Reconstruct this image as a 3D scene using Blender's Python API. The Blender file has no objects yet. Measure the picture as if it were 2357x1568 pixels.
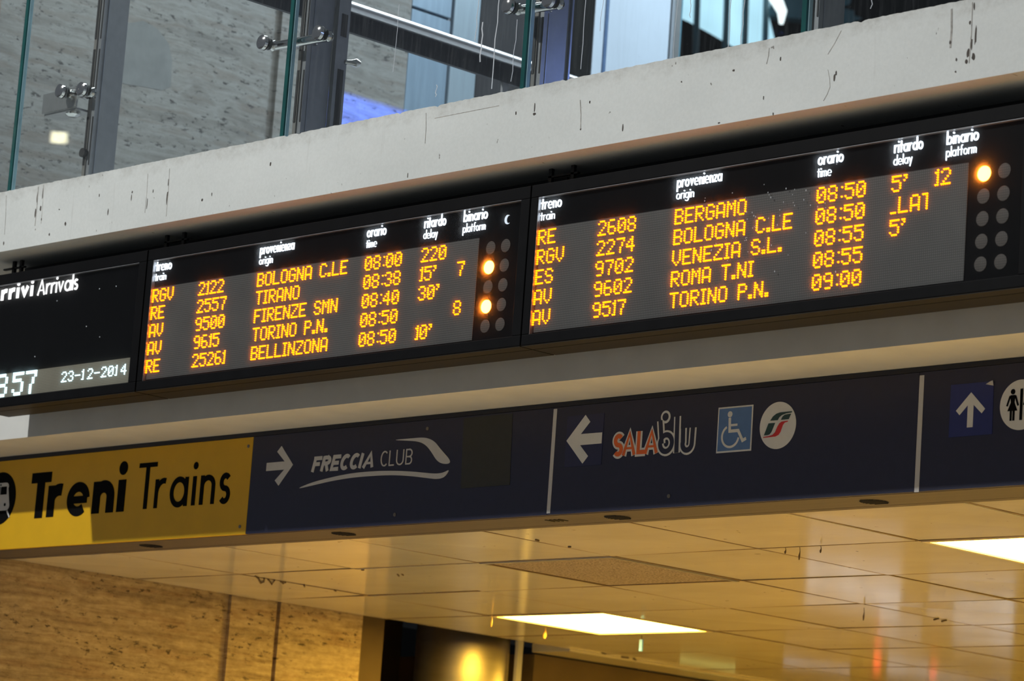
import bpy, math, random
from mathutils import Vector, Matrix

random.seed(7)
SC = bpy.context.scene
COL = SC.collection

# ------------------------------------------------------------------ camera
FPX = 7375.71                                   # focal length in pixels of the 2357 px wide frame
CAM = Vector((0.0, 0.0, 1.6))
RIGHT = Vector((0.69624150, 0.71432260, 0.07064705))
DOWN = Vector((-0.08332029, 0.17817990, -0.98046400))
FWD = Vector((-0.71295547, 0.67675339, 0.18357381))
cd = bpy.data.cameras.new('camera')
cam = bpy.data.objects.new('camera', cd)
COL.objects.link(cam)
rot = Matrix((RIGHT, -DOWN, -FWD)).transposed()
cam.matrix_world = Matrix.Translation(CAM) @ rot.to_4x4()
cd.sensor_fit = 'HORIZONTAL'
cd.sensor_width = 36.0
cd.lens = FPX * 36.0 / 2357.0
cd.clip_start, cd.clip_end = 0.1, 400
cd.dof.use_dof = True
cd.dof.focus_distance = 17.6
cd.dof.aperture_fstop = 3.2
SC.camera = cam

# ------------------------------------------------------------------ colour management, world, lights
SC.view_settings.view_transform = 'Standard'
SC.view_settings.look = 'None'
SC.view_settings.gamma = 1.0
SC.view_settings.exposure = 0.0
SC.view_settings.use_curve_mapping = False
SC.cycles.max_bounces = 8
SC.cycles.diffuse_bounces = 4
SC.cycles.transparent_max_bounces = 16
SC.cycles.sample_clamp_indirect = 6.0
SC.cycles.use_denoising = True

W = bpy.data.worlds.new('station_hall')
SC.world = W
W.use_nodes = True
W.node_tree.nodes['Background'].inputs[0].default_value = (0.76, 0.86, 0.97, 1)
W.node_tree.nodes['Background'].inputs[1].default_value = 0.145


def lamp(name, kind, loc, aim, power, color, **kw):
    d = bpy.data.lights.new(name, kind)
    d.energy, d.color = power, color
    for k, v in kw.items():
        setattr(d, k, v)
    o = bpy.data.objects.new(name, d)
    COL.objects.link(o)
    o.location = loc
    o.rotation_euler = (Vector(aim) - Vector(loc)).to_track_quat('-Z', 'Y').to_euler()
    return o


# the hall floodlight, high up behind and left of the viewer
lamp('hall_floodlight', 'SPOT', (-20.6, -4.0, 17.95), (-13, 11.5, 5.5), 13300, (0.985, 1.0, 0.985),
     shadow_soft_size=0.26, spot_size=math.radians(60), spot_blend=0.9)
# upper level lights; the wall and cladding lamps are added as unseen fill
lamp('gallery_lamp', 'AREA', (-13.6, 17.0, 11.6), (-18.5, 14.2, 7.0), 68, (0.88, 0.95, 1.0), shape='RECTANGLE', size=3.0, size_y=0.6)
lamp('gallery_strip_lamp', 'AREA', (-16.4, 14.0, 10.4), (-14.9, 13.4, 7.3), 210, (0.82, 0.95, 1.0), shape='RECTANGLE', size=5.0, size_y=0.5)
lamp('gallery_rear_lamp', 'AREA', (-14.0, 20.0, 12.2), (-18.5, 18.0, 8.9), 420, (0.68, 0.86, 1.0), shape='RECTANGLE', size=1.6, size_y=0.6)
lamp('blue_spot_lamp', 'SPOT', (-11.0, 16.0, 6.20), (-18.5, 15.80, 7.62), 11000, (0.03, 0.13, 1.0), shadow_soft_size=0.03, spot_size=math.radians(9.5), spot_blend=0.25)
lamp('blue_glow_lamp', 'POINT', (-11.5, 12.7, 6.55), (-12, 12, 7), 16, (0.25, 0.38, 1.0), shadow_soft_size=0.1)


# ------------------------------------------------------------------ mesh builder
class MB:
    def __init__(self):
        self.v, self.f = [], []

    def add(self, vs, fs):
        n = len(self.v)
        self.v += [tuple(p) for p in vs]
        self.f += [tuple(i + n for i in f) for f in fs]
        return self

    def box(self, a, b):
        (x0, y0, z0), (x1, y1, z1) = a, b
        return self.add([(x0, y0, z0), (x1, y0, z0), (x1, y1, z0), (x0, y1, z0), (x0, y0, z1), (x1, y0, z1), (x1, y1, z1), (x0, y1, z1)],
                        [(0, 3, 2, 1), (4, 5, 6, 7), (0, 1, 5, 4), (1, 2, 6, 5), (2, 3, 7, 6), (3, 0, 4, 7)])

    def prism(self, pts, y0, y1):
        """polygon given in (x, z), solid from depth y0 (front) to y1"""
        ar = sum(pts[i - 1][0] * pts[i][1] - pts[i][0] * pts[i - 1][1] for i in range(len(pts)))
        if ar < 0:
            pts = pts[::-1]
        n = len(pts)
        vs = [(x, y0, z) for x, z in pts] + [(x, y1, z) for x, z in pts]
        fs = [tuple(range(n)), tuple(range(2 * n - 1, n - 1, -1))]
        fs += [((i + 1) % n, i, n + i, n + (i + 1) % n) for i in range(n)]
        return self.add(vs, fs)

    def ngon(self, cx, cz, r, y0, y1, n=32, rz=None):
        rz = rz or r
        return self.prism([(cx + r * math.cos(2 * math.pi * i / n), cz + rz * math.sin(2 * math.pi * i / n)) for i in range(n)], y0, y1)

    def tube(self, pts, r, n=14, caps=True):
        """round tube along 3-D points; r a number or one radius per point"""
        P = [Vector(p) for p in pts]
        rs = r if isinstance(r, (list, tuple)) else [r] * len(P)
        base = len(self.v)
        ref = None
        for i, p in enumerate(P):
            d = (P[min(i + 1, len(P) - 1)] - P[max(i - 1, 0)])
            if d.length < 1e-9:
                d = Vector((0, 0, 1))
            d.normalize()
            if ref is None:
                ref = d.orthogonal().normalized()
            u = (ref - d * ref.dot(d)).normalized()
            ref = u
            w = d.cross(u)
            for k in range(n):
                a = 2 * math.pi * k / n
                self.v.append(tuple(p + (u * math.cos(a) + w * math.sin(a)) * rs[i]))
        for i in range(len(P) - 1):
            for k in range(n):
                a, b = base + i * n + k, base + i * n + (k + 1) % n
                self.f.append((a, b, b + n, a + n))
        if caps:
            self.f.append(tuple(base + k for k in range(n - 1, -1, -1)))
            e = base + (len(P) - 1) * n
            self.f.append(tuple(e + k for k in range(n)))
        return self

    def ribbon(self, line, w, y0, y1, closed=False):
        """stroke of width w along (x, z) points, with mitred corners"""
        p = [Vector(q) for q in line]
        if closed and (p[0] - p[-1]).length < 1e-6:
            p = p[:-1]
        n = len(p)
        self.layer = (getattr(self, 'layer', 0) + 1) % 9          # crossing strokes never lie in one plane
        y0, y1 = y0 - self.layer * .00012, y1 - self.layer * .00012
        L, Rr = [], []
        for i in range(n):
            if closed:
                d0, d1 = p[i] - p[i - 1], p[(i + 1) % n] - p[i]
            else:
                d0 = p[i] - p[i - 1] if i else p[1] - p[0]
                d1 = p[i + 1] - p[i] if i < n - 1 else p[-1] - p[-2]
            d0, d1 = d0.normalized(), d1.normalized()
            n0, n1 = Vector((-d0.y, d0.x)), Vector((-d1.y, d1.x))
            m = n0 + n1
            m = n0 if m.length < 1e-4 else m.normalized()
            k = min(1.0 / max(0.35, m.dot(n0)), 1.45)
            L.append(p[i] + m * w * .5 * k)
            Rr.append(p[i] - m * w * .5 * k)
        for i in range(n if closed else n - 1):
            j = (i + 1) % n
            self.prism([tuple(L[i]), tuple(L[j]), tuple(Rr[j]), tuple(Rr[i])], y0, y1)
        return self

    def build(self, name, mat, parent=None, smooth=False):
        off = parent_loc(parent)
        me = bpy.data.meshes.new(name)
        me.from_pydata([(x - off[0], y - off[1], z - off[2]) for x, y, z in self.v], [], self.f)
        me.materials.append(mat)
        me.validate()
        me.update()
        if smooth:
            me.polygons.foreach_set('use_smooth', [True] * len(me.polygons))
            me.set_sharp_from_angle(angle=math.radians(42))
            me.update()
        o = bpy.data.objects.new(name, me)
        COL.objects.link(o)
        if parent:
            o.parent = parent
        return o


def parent_loc(p):
    v = Vector((0, 0, 0))
    while p:
        v += Vector(p.location)
        p = p.parent
    return v


def thing(name, label, cat, loc, group=None):
    o = bpy.data.objects.new(name, None)
    COL.objects.link(o)
    o.location = loc
    o.empty_display_size = .1
    return tag(o, label, cat, group)


def tag(o, label, cat, group=None, kind=None):
    o['label'], o['category'] = label, cat
    if group:
        o['group'] = group
    if kind:
        o['kind'] = kind
    return o


def bevel(o, w, seg=2):
    m = o.modifiers.new('bevel', 'BEVEL')
    m.width, m.segments, m.limit_method = w, seg, 'ANGLE'
    return o


# ------------------------------------------------------------------ materials (all procedural)
class NT:
    """small helper around a node tree"""
    def __init__(self, name):
        self.m = bpy.data.materials.new(name)
        self.m.use_nodes = True
        self.t = self.m.node_tree
        self.b = self.t.nodes['Principled BSDF']
        self.out = self.t.nodes['Material Output']

    def n(self, kind, **kw):
        x = self.t.nodes.new(kind)
        for k, v in kw.items():
            if hasattr(x, k):
                setattr(x, k, v)
            else:
                x.inputs[k].default_value = v
        return x

    def l(self, a, b):
        self.t.links.new(a, b)

    def coords(self, scale=(1, 1, 1)):
        g = self.n('ShaderNodeNewGeometry')
        mp = self.n('ShaderNodeMapping')
        mp.inputs['Scale'].default_value = scale
        self.l(g.outputs['Position'], mp.inputs['Vector'])
        return mp.outputs['Vector']

    def noise(self, vec, scale, detail=4, rough=.55):
        x = self.n('ShaderNodeTexNoise')
        x.inputs['Scale'].default_value = scale
        x.inputs['Detail'].default_value = detail
        x.inputs['Roughness'].default_value = rough
        self.l(vec, x.inputs['Vector'])
        return x.outputs['Fac']

    def ramp(self, fac, stops):
        r = self.n('ShaderNodeValToRGB')
        e = r.color_ramp.elements
        while len(e) < len(stops):
            e.new(.5)
        for i, (p, c) in enumerate(stops):
            e[i].position = p
            e[i].color = (c[0], c[1], c[2], 1) if isinstance(c, (tuple, list)) else (c, c, c, 1)
        self.l(fac, r.inputs['Fac'])
        return r.outputs['Color']

    def mix(self, fac, a, b, mode='MIX'):
        x = self.n('ShaderNodeMix', data_type='RGBA', blend_type=mode)
        for s, v in ((x.inputs[0], fac), (x.inputs[6], a), (x.inputs[7], b)):
            if hasattr(v, 'is_output'):
                self.l(v, s)
            elif isinstance(v, (tuple, list)):
                s.default_value = (v[0], v[1], v[2], 1)
            else:
                s.default_value = v
        return x.outputs[2]

    def math(self, op, a, b=None):
        x = self.n('ShaderNodeMath', operation=op)
        for s, v in ((x.inputs[0], a), (x.inputs[1], b)):
            if v is None:
                continue
            if hasattr(v, 'is_output'):
                self.l(v, s)
            else:
                s.default_value = v
        return x.outputs[0]


def simple(name, col, rough=.5, metal=0., var=.08, scale=18., emit=None, strength=1., spec=.5, stretch=(1, 1, 1)):
    t = NT(name)
    f = t.noise(t.coords(stretch), scale)
    dark = tuple(max(0, c * (1 - var)) for c in col)
    lite = tuple(min(1, c * (1 + var)) for c in col)
    t.l(t.ramp(f, [(.3, dark), (.7, lite)]), t.b.inputs['Base Color'])
    t.b.inputs['Roughness'].default_value = rough
    t.b.inputs['Metallic'].default_value = metal
    t.b.inputs['Specular IOR Level'].default_value = spec
    if emit:
        t.b.inputs['Emission Color'].default_value = (*emit, 1)
        t.b.inputs['Emission Strength'].default_value = strength
    return t.m


def emitter(name, col, strength, var=.06, scale=3.):
    """a lamp surface: emission with a faint uneven brightness"""
    t = NT(name)
    e = t.n('ShaderNodeEmission')
    f = t.noise(t.coords(), scale, 2)
    t.l(t.ramp(f, [(.3, tuple(c * (1 - var) for c in col)), (.7, col)]), e.inputs['Color'])
    e.inputs['Strength'].default_value = strength
    t.l(e.outputs[0], t.out.inputs['Surface'])
    return t.m


def mat_beam():
    t = NT('painted_concrete')
    big = t.noise(t.coords((.9, 1, 1.6)), 1.1, 5)
    base = t.ramp(big, [(.3, (.62, .64, .615)), (.72, (.72, .74, .715))])
    fine = t.noise(t.coords(), 60, 3)
    base = t.mix(.10, base, t.ramp(fine, [(.35, .5), (.65, .85)]))
    st = t.noise(t.coords((26, 1, 1.3)), 1.0, 3, .6)           # rain streaks
    base = t.mix(t.ramp(st, [(.66, 0.), (.80, .30)]), base, (.34, .32, .28))
    sp = t.noise(t.coords((3.2, 1, 1.8)), 9.0, 2)               # dark flecks
    base = t.mix(t.ramp(sp, [(.745, 0.), (.775, .85)]), base, (.10, .085, .07))
    g = t.n('ShaderNodeNewGeometry')
    sx = t.n('ShaderNodeSeparateXYZ')
    t.l(g.outputs['Position'], sx.inputs[0])
    gn = t.noise(t.coords((2.2, 1, 3)), 5.0, 6, .7)
    edge = t.math('ADD', sx.outputs[2], t.math('MULTIPLY', gn, .16))      # ragged grime along the worn top edge
    base = t.mix(t.math('MULTIPLY', t.ramp(t.math('SUBTRACT', edge, 5.6), [(.50, 0.), (.60, 1.)]), t.ramp(gn, [(.35, .05), (.7, .55)])), base, (.33, .315, .28))
    t.l(base, t.b.inputs['Base Color'])
    t.b.inputs['Roughness'].default_value = .6
    return t.m


def mat_travertine(name, k, c):
    """k = brightness and tint of the stone, c = strength of its veins"""
    t = NT(name)
    warp = t.noise(t.coords((1, 1, 1)), 1.3, 3)
    v = t.coords((1, .55, 5.5))
    add = t.n('ShaderNodeVectorMath', operation='ADD')
    t.l(v, add.inputs[0])
    sc = t.n('ShaderNodeVectorMath', operation='SCALE')
    sc.inputs['Scale'].default_value = .9
    t.l(warp, sc.inputs[0])
    t.l(sc.outputs[0], add.inputs[1])
    vv = add.outputs[0]
    bands = t.noise(vv, 1.5, 6, .6)
    base = t.ramp(bands, [(.36, (.12, .075, .038)), (.44, (.38, .31, .22)), (.53, (.66, .60, .49)), (.64, (.24, .17, .10))])
    rust = t.noise(vv, 2.6, 4, .5)
    base = t.mix(t.ramp(rust, [(.53, 0.), (.63, .70)]), base, (.31, .16, .06))
    mot = t.noise(t.coords((1, 2, 3.5)), 6.0, 8, .7)
    base = t.mix(.45 * c, base, t.ramp(mot, [(.32, .12), (.68, .72)]))
    base = t.mix(1 - c, base, (.44, .40, .33))
    pm = t.noise(vv, 1.9, 3)
    stri = t.noise(t.coords((1, 1.2, 17)), 2.4, 6, .68)
    base = t.mix(.30 * c, base, t.ramp(stri, [(.36, (.20, .13, .07)), (.5, (.50, .42, .31)), (.62, (.62, .55, .43))]))
    pits = t.noise(t.coords((1, 5.5, 14)), 2.5, 6, .70)
    pf = t.math('MULTIPLY', t.ramp(pits, [(.560, 0.), (.625, 1.)]), t.ramp(pm, [(.43, .05), (.56, 1.)]))
    base = t.mix(pf, base, (.085, .065, .05))
    base = t.mix(1.0, base, k, 'MULTIPLY')
    t.l(base, t.b.inputs['Base Color'])
    t.b.inputs['Roughness'].default_value = .55
    bp = t.n('ShaderNodeBump', Strength=.25, Distance=.01)
    t.l(t.math('SUBTRACT', mot, pf), bp.inputs['Height'])
    t.l(bp.outputs[0], t.b.inputs['Normal'])
    return t.m


def mat_led_panel(px, pz, bright, dark):
    t = NT('led_matrix')
    g = t.n('ShaderNodeNewGeometry')
    s = t.n('ShaderNodeSeparateXYZ')
    t.l(g.outputs['Position'], s.inputs[0])
    fx = t.math('ABSOLUTE', t.math('SUBTRACT', t.math('FRACT', t.math('DIVIDE', s.outputs[0], px)), .5))
    fz = t.math('ABSOLUTE', t.math('SUBTRACT', t.math('FRACT', t.math('DIVIDE', s.outputs[2], pz)), .5))
    d = t.math('MAXIMUM', fx, fz)
    f = t.ramp(d, [(.24, bright), (.40, dark)])
    big = t.noise(t.coords(), 3, 2)
    t.l(t.mix(.25, f, t.ramp(big, [(.3, dark), (.7, bright)])), t.b.inputs['Base Color'])
    t.b.inputs['Roughness'].default_value = .6
    return t.m


def mat_glass(name, tint, refl=1.0, dirt=.02, haze=0.):
    """thin clean pane: see-through with mirror reflection by angle, plus a little dust"""
    t = NT(name)
    tr = t.n('ShaderNodeBsdfTransparent')
    tr.inputs[0].default_value = (*tint, 1)
    gl = t.n('ShaderNodeBsdfGlossy')
    gl.inputs['Roughness'].default_value = .015
    fr = t.n('ShaderNodeLayerWeight')
    sch = t.math('ADD', t.math('MULTIPLY', t.math('POWER', fr.outputs['Facing'], 5.0), .96), .04)
    m1 = t.n('ShaderNodeMixShader')
    t.l(t.math('MULTIPLY', sch, refl), m1.inputs[0])
    t.l(tr.outputs[0], m1.inputs[1])
    t.l(gl.outputs[0], m1.inputs[2])
    df = t.n('ShaderNodeBsdfDiffuse')
    df.inputs[0].default_value = (.6, .63, .66, 1)
    f = t.noise(t.coords((14, 14, 1.2)), 3.0, 4)
    g = t.noise(t.coords(), 70, 2)
    fac = t.math('ADD', t.ramp(f, [(.5, 0.), (.8, dirt)]), t.ramp(g, [(.72, 0.), (.76, dirt * 2.5)]))
    m2 = t.n('ShaderNodeMixShader')
    t.l(fac, m2.inputs[0])
    t.l(m1.outputs[0], m2.inputs[1])
    t.l(df.outputs[0], m2.inputs[2])
    last = m2.outputs[0]
    if haze:                                   # dusty acrylic scatters the light of the LEDs behind it
        tl = t.n('ShaderNodeBsdfTranslucent')
        tl.inputs[0].default_value = (1, 1, 1, 1)
        m3 = t.n('ShaderNodeMixShader')
        m3.inputs[0].default_value = haze
        t.l(last, m3.inputs[1])
        t.l(tl.outputs[0], m3.inputs[2])
        last = m3.outputs[0]
    t.l(last, t.out.inputs['Surface'])
    return t.m


def mat_tile():
    t = NT('ceiling_tile_metal')
    big = t.noise(t.coords((.7, 1.3, 1)), 1.4, 4)
    base = t.ramp(big, [(.3, (.70, .65, .50)), (.7, (.80, .75, .60))])
    sc = t.noise(t.coords((1.2, 16, 1)), 1.6, 4, .6)
    base = t.mix(t.ramp(sc, [(.66, 0.), (.80, .35)]), base, (.42, .30, .17))
    fl = t.noise(t.coords(), 14, 2)
    base = t.mix(t.ramp(fl, [(.74, 0.), (.78, .7)]), base, (.14, .09, .05))
    t.l(base, t.b.inputs['Base Color'])
    t.b.inputs['Roughness'].default_value = .12
    bp = t.n('ShaderNodeBump', Strength=.025, Distance=.02)
    t.l(t.noise(t.coords(), 1.7, 2), bp.inputs['Height'])
    t.l(bp.outputs[0], t.b.inputs['Normal'])
    return t.m


def mat_speckle():
    t = NT('speckled_board')
    f = t.noise(t.coords(), 75, 4, .7)
    base = t.ramp(f, [(.38, (.10, .075, .05)), (.5, (.32, .25, .18)), (.68, (.44, .36, .27))])
    p = t.noise(t.coords((1.5, 3, 1)), 9, 3)
    base = t.mix(t.ramp(p, [(.66, 0.), (.72, .8)]), base, (.07, .05, .035))
    t.l(base, t.b.inputs['Base Color'])
    t.b.inputs['Roughness'].default_value = .9
    return t.m


M = dict(
    beam=mat_beam(), travertine=mat_travertine('ochre_travertine', (.84, .72, .55), 1.0), travertine_grey=mat_travertine('grey_travertine', (.54, .565, .615), .55), tile=mat_tile(), speckle=mat_speckle(),
    fascia=simple('grey_plaster', (.66, .655, .62), .65, var=.05, scale=4),
    housing=simple('matte_black_housing', (.0055, .0055, .0062), .55, var=.15, scale=9, spec=.06),
    housing_under=simple('dark_bronze_underside', (.017, .014, .011), .5, var=.15, scale=5, spec=.2),  # black underside; the brown light from below is put into its colour
    face=simple('black_acrylic', (.003, .003, .0035), .4, var=.1, spec=.04),
    led_panel=mat_led_panel(.012, .0122, (.105, .102, .094), (.030, .029, .027)),
    clock_panel=mat_led_panel(.0117, .0102, (.30, .285, .21), (.11, .10, .075)),
    pane=mat_glass('display_glass', (.97, .97, .97), .2, .002, .045),
    lip=simple('bright_lip', (.45, .46, .48), .3, .6),
    led=emitter('amber_led', (1.0, .185, .001), 6.2),
    ledw=emitter('white_led', (.62, .92, 1.0), 3.2),
    word=emitter('backlit_white', (.80, .90, 1.0), 2.6),
    title=emitter('white_lettering', (1.0, 1.0, 1.0), 1.7),
    moon=emitter('pale_light', (.8, .9, 1.0), 1.1),
    lamp_on=emitter('amber_lamp_lit', (1.0, .26, .018), 46),
    lamp_off=mat_led_panel(.0105, .0122, (.085, .07, .055), (.028, .023, .019)),
    alu=simple('brushed_aluminium', (.10, .085, .082), .5, .0, spec=.25, var=.1, scale=3, stretch=(.3, 8, 1)),
    navy=simple('navy_sign_film', (.021, .022, .052), .42, var=.06),
    header=simple('black_sign_strip', (.012, .013, .022), .5),
    blue=simple('royal_blue_film', (.020, .030, .16), .42, var=.06),
    dimblue=simple('dim_blue_film', (.024, .027, .080), .42, var=.06),
    skyblue=simple('light_blue_film', (.10, .20, .43), .42, var=.06),
    yellow=simple('yellow_sign_film', (.69, .385, .004), .40, var=.04, scale=6),
    black=simple('black_vinyl', (.0045, .0045, .0045), .7, spec=.05),
    white=simple('white_vinyl', (.74, .74, .72), .45, var=.03),
    pale=simple('pale_grey_vinyl', (.60, .59, .58), .45, var=.03),
    orange=simple('orange_vinyl', (.80, .15, .025), .45),
    red=simple('red_vinyl', (.62, .03, .03), .45),
    green=simple('dark_green_vinyl', (.022, .06, .055), .45),
    patch=simple('olive_cover_film', (.034, .034, .030), .55),
    dark=simple('dark_slot', (.01, .01, .01), .6),
    steel=simple('grey_painted_steel', (.235, .235, .245), .45, .2, var=.06),
    bead=simple('light_steel_bead', (.24, .25, .28), .4, .4),
    plaster=simple('grey_plaster_repair', (.225, .225, .215), .8, var=.10, scale=9),
    grid=simple('ceiling_joint', (.20, .135, .07), .7, var=.3, scale=6),
    litsign=emitter('yellow_green_glow', (.62, .60, .16), .7),
    gasket=simple('black_gasket', (.018, .015, .014), .6),
    gasket_pale=simple('grey_gasket', (.17, .155, .14), .6),
    chrome=simple('polished_steel', (.62, .61, .60), .10, 1.0, var=.04),
    plate=simple('satin_steel_plate', (.52, .51, .50), .34, .9, var=.06),
    rail=simple('satin_rail_steel', (.78, .78, .80), .30, 1.0, var=.03),
    railband=simple('dark_rail_band', (.05, .05, .055), .45, .4, var=.1),
    glass=mat_glass('balustrade_glass', (.955, .972, .968), 1.0, .03),
    edge=simple('green_glass_edge', (.012, .075, .072), .12, var=.2, scale=6),
    edge_pale=simple('pale_glass_edge', (.30, .45, .50), .15, var=.15, scale=6),
    drip=simple('dried_drip', (.55, .58, .62), .8),
    stain=simple('brown_stain', (.075, .06, .05), .8, var=.3, scale=40),
    crack=simple('faint_crack', (.40, .38, .35), .8, var=.4, scale=30),
    backing=simple('dark_ceiling_backing', (.03, .02, .01), .9),
    tframe=simple('ceiling_light_frame', (.72, .62, .42), .35),
    diffuser=emitter('warm_light_diffuser', (1.0, .58, .058), 43, var=.02),
    floor=simple('polished_stone_floor', (.60, .58, .54), .35, var=.12, scale=2),
    upfloor=simple('grey_upper_floor', (.3, .3, .31), .4),
    brown=simple('brown_wall', (.12, .085, .05), .7, var=.15, scale=2),
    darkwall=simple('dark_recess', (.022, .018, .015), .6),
    column=simple('brushed_steel_column', (.55, .51, .45), .30, .95, var=.08, scale=3, stretch=(1, 1, 8)),
    clad=simple('blue_grey_cladding', (.28, .37, .46), .28, .25, var=.10, scale=2, stretch=(1, 8, .8)),
    clad_pale=simple('pale_cladding', (.34, .41, .46), .3, .2, var=.08, scale=2, stretch=(1, 8, .8)),
    stone=simple('grey_stone', (.042, .038, .039), .7, spec=.2, var=.10, scale=3),
    charcoal=simple('charcoal_panel', (.012, .011, .010), .8, spec=.1),
    clad_white=simple('white_cladding', (.66, .72, .80), .22, .1, var=.05, scale=1.5),
    joint=simple('blue_joint', (.08, .14, .26), .4),
    teal=simple('teal_frame', (.11, .24, .30), .4),
    window=emitter('lit_window', (.50, .83, 1.0), 1.35, var=.25, scale=.9),
    lit_white=emitter('lit_white_edge', (.85, .97, 1.0), 1.9),
    mullion=simple('teal_mullion', (.05, .12, .15), .4),
    hall_tube=emitter('fluorescent_tube', (1.0, .93, .62), 22),
    shop=emitter('lit_shop_window', (.80, .90, 1.0), 1.5, var=.6, scale=1.6),
    shop_red=emitter('red_sign_light', (1.0, .06, .03), 9),
    tagmat=simple('pale_blue_tag', (.06, .20, .90), .4),
    drop=simple('amber_resin_drop', (.75, .48, .14), .25),
    web=simple('dusty_thread', (.10, .07, .045), .9),
)

_c = M['column'].node_tree
_t = _c.nodes.new('ShaderNodeTangent')
_t.direction_type, _t.axis = 'RADIAL', 'Z'
_b = _c.nodes['Principled BSDF']
_c.links.new(_t.outputs[0], _b.inputs['Tangent'])
_b.inputs['Anisotropic'].default_value = .9
_b.inputs['Anisotropic Rotation'].default_value = 0.0

# ------------------------------------------------------------------ the setting
H = 3.9606                       # ceiling height under the gallery
TX, TY, TS = -16.129, 14.004, 1.2


def struct(mb, name, mat, label, cat, **kw):
    return tag(mb.build(name, mat, **kw), label, cat, kind='structure')


struct(MB().box((-60, -12, -.1), (6, 42, 0)), 'floor', M['floor'], 'pale polished stone floor of the station', 'floor')

# side wall of travertine: slabs with open joints at y = 14.86 and 15.36
def side_wall(z0, z1, mat, name, label):
    w = MB()
    for y0, y1 in ((12.35, 14.82), (14.90, 15.335), (15.375, 16.2)):
        w.box((-19.3, y0, z0), (-18.5, y1, z1))
    w.box((-19.2, 12.35, z0), (-18.535, 16.19, z1))
    return struct(w, name, mat, label, 'wall')


side_wall(0, 5.0, M['travertine'], 'wall_left', 'ochre travertine side wall under the tiled ceiling, veined and pitted')
gw = side_wall(5.0, 13, M['travertine_grey'], 'wall_left_upper', 'grey travertine side wall behind the glass balustrade')


struct(MB().box((-30, 12.36, 0), (-19.31, 13.0, 14)), 'wall_front', M['travertine_grey'], 'grey travertine wall continuing left of the boards', 'wall')


def on_wall(px, py, X=-18.5):
    d = RIGHT * ((px - 1178.5) / FPX) + DOWN * ((py - 784) / FPX) + FWD
    p = CAM + d * (X / d.x)
    return (p.y, p.z)


q = [on_wall(*p) for p in ((283, 55), (330, 48), (362, 66), (388, 100), (396, 140), (393, 200), (372, 208), (330, 200), (285, 193), (262, 180), (262, 70))]
n = len(q)
MB().add([(-18.498, y, z) for y, z in q] + [(-18.51, y, z) for y, z in q], [tuple(range(n)), tuple(range(2 * n - 1, n - 1, -1))] + [((i + 1) % n, i, n + i, n + (i + 1) % n) for i in range(n)]).build('plaster_patch', M['plaster'], gw)

# edge beam of the gallery with a slightly ragged top edge
b = MB()
N = 1300
X0, X1 = -26.0, 3.0
top = []
for i in range(N + 1):
    x = X0 + (X1 - X0) * i / N
    top.append((x, 6.110 + random.uniform(-.0022, .0018) - (.010 if random.random() < .03 else 0)))
vs, fs = [], []
for x, z in top:
    vs += [(x, 11.49, 5.708), (x, 11.49, z), (x, 11.60, z), (x, 12.02, 6.10), (x, 12.02, 5.708)]
for i in range(N):
    a, c = i * 5, (i + 1) * 5
    for k in range(5):
        k2 = (k + 1) % 5
        fs.append((a + k, c + k, c + k2, a + k2))
fs += [(0, 1, 2, 3, 4), tuple(N * 5 + k for k in (4, 3, 2, 1, 0))]
b.add(vs, [f[::-1] for f in fs])
beam = struct(b, 'trim_1', M['beam'], 'white painted concrete edge beam with dark streaks, below the glass balustrade', 'beam')


def px_on_beam(px, py, Y=11.488):
    """a point of the photograph on the beam's front face"""
    d = RIGHT * ((px - 1178.5) / FPX) + DOWN * ((py - 784) / FPX) + FWD
    p = CAM + d * (Y / d.y)
    return (p.x, p.z)


s, s2 = MB(), MB()


def blob(px, py, w_, h_, lean=0.):
    cx, cz = px_on_beam(px, py)
    n = 9
    pts = []
    for k in range(n):
        a = 2 * math.pi * k / n
        q = random.uniform(.7, 1.15)
        pts.append((cx + w_ * q * math.cos(a) + lean * math.sin(a), cz + h_ * q * math.sin(a)))
    s.prism(pts, 11.4885, 11.4905)


for px, py, w_, h_ in ((85, 455, .005, .035), (81, 490, .006, .03), (93, 480, .008, .02), (98, 445, .003, .04), (95, 505, .004, .012),
                       (150, 515, .009, .014), (248, 488, .005, .02), (302, 455, .004, .02), (304, 442, .005, .01), (352, 440, .004, .012),
                       (384, 455, .005, .05), (387, 420, .003, .02), (465, 460, .008, .009), (338, 470, .003, .04), (622, 378, .007, .014),
                       (228, 450, .004, .012), (113, 540, .006, .01), (8, 560, .006, .012), (136, 482, .006, .005), (487, 447, .003, .012),
                       (1230, 262, .012, .008), (1230, 248, .004, .03), (1187, 260, .005, .01), (1357, 235, .006, .008), (1433, 294, .004, .022),
                       (1336, 297, .005, .006), (1796, 135, .004, .012), (1920, 178, .007, .022), (1924, 168, .004, .016),
                       (1688, 162, .008, .006), (1757, 225, .003, .012), (1654, 283, .008, .004), (1779, 262, .004, .008),
                       (2228, 122, .010, .022), (2240, 130, .010, .018), (2245, 82, .006, .045), (2236, 100, .005, .03), (2232, 52, .005, .012),
                       (2201, 137, .005, .01), (2199, 165, .005, .006), (2187, 98, .006, .012), (2242, 14, .005, .02), (2224, 142, .008, .012),
                       (1568, 188, .004, .005), (938, 403, .003, .015)):
    blob(px, py, w_, h_)
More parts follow.
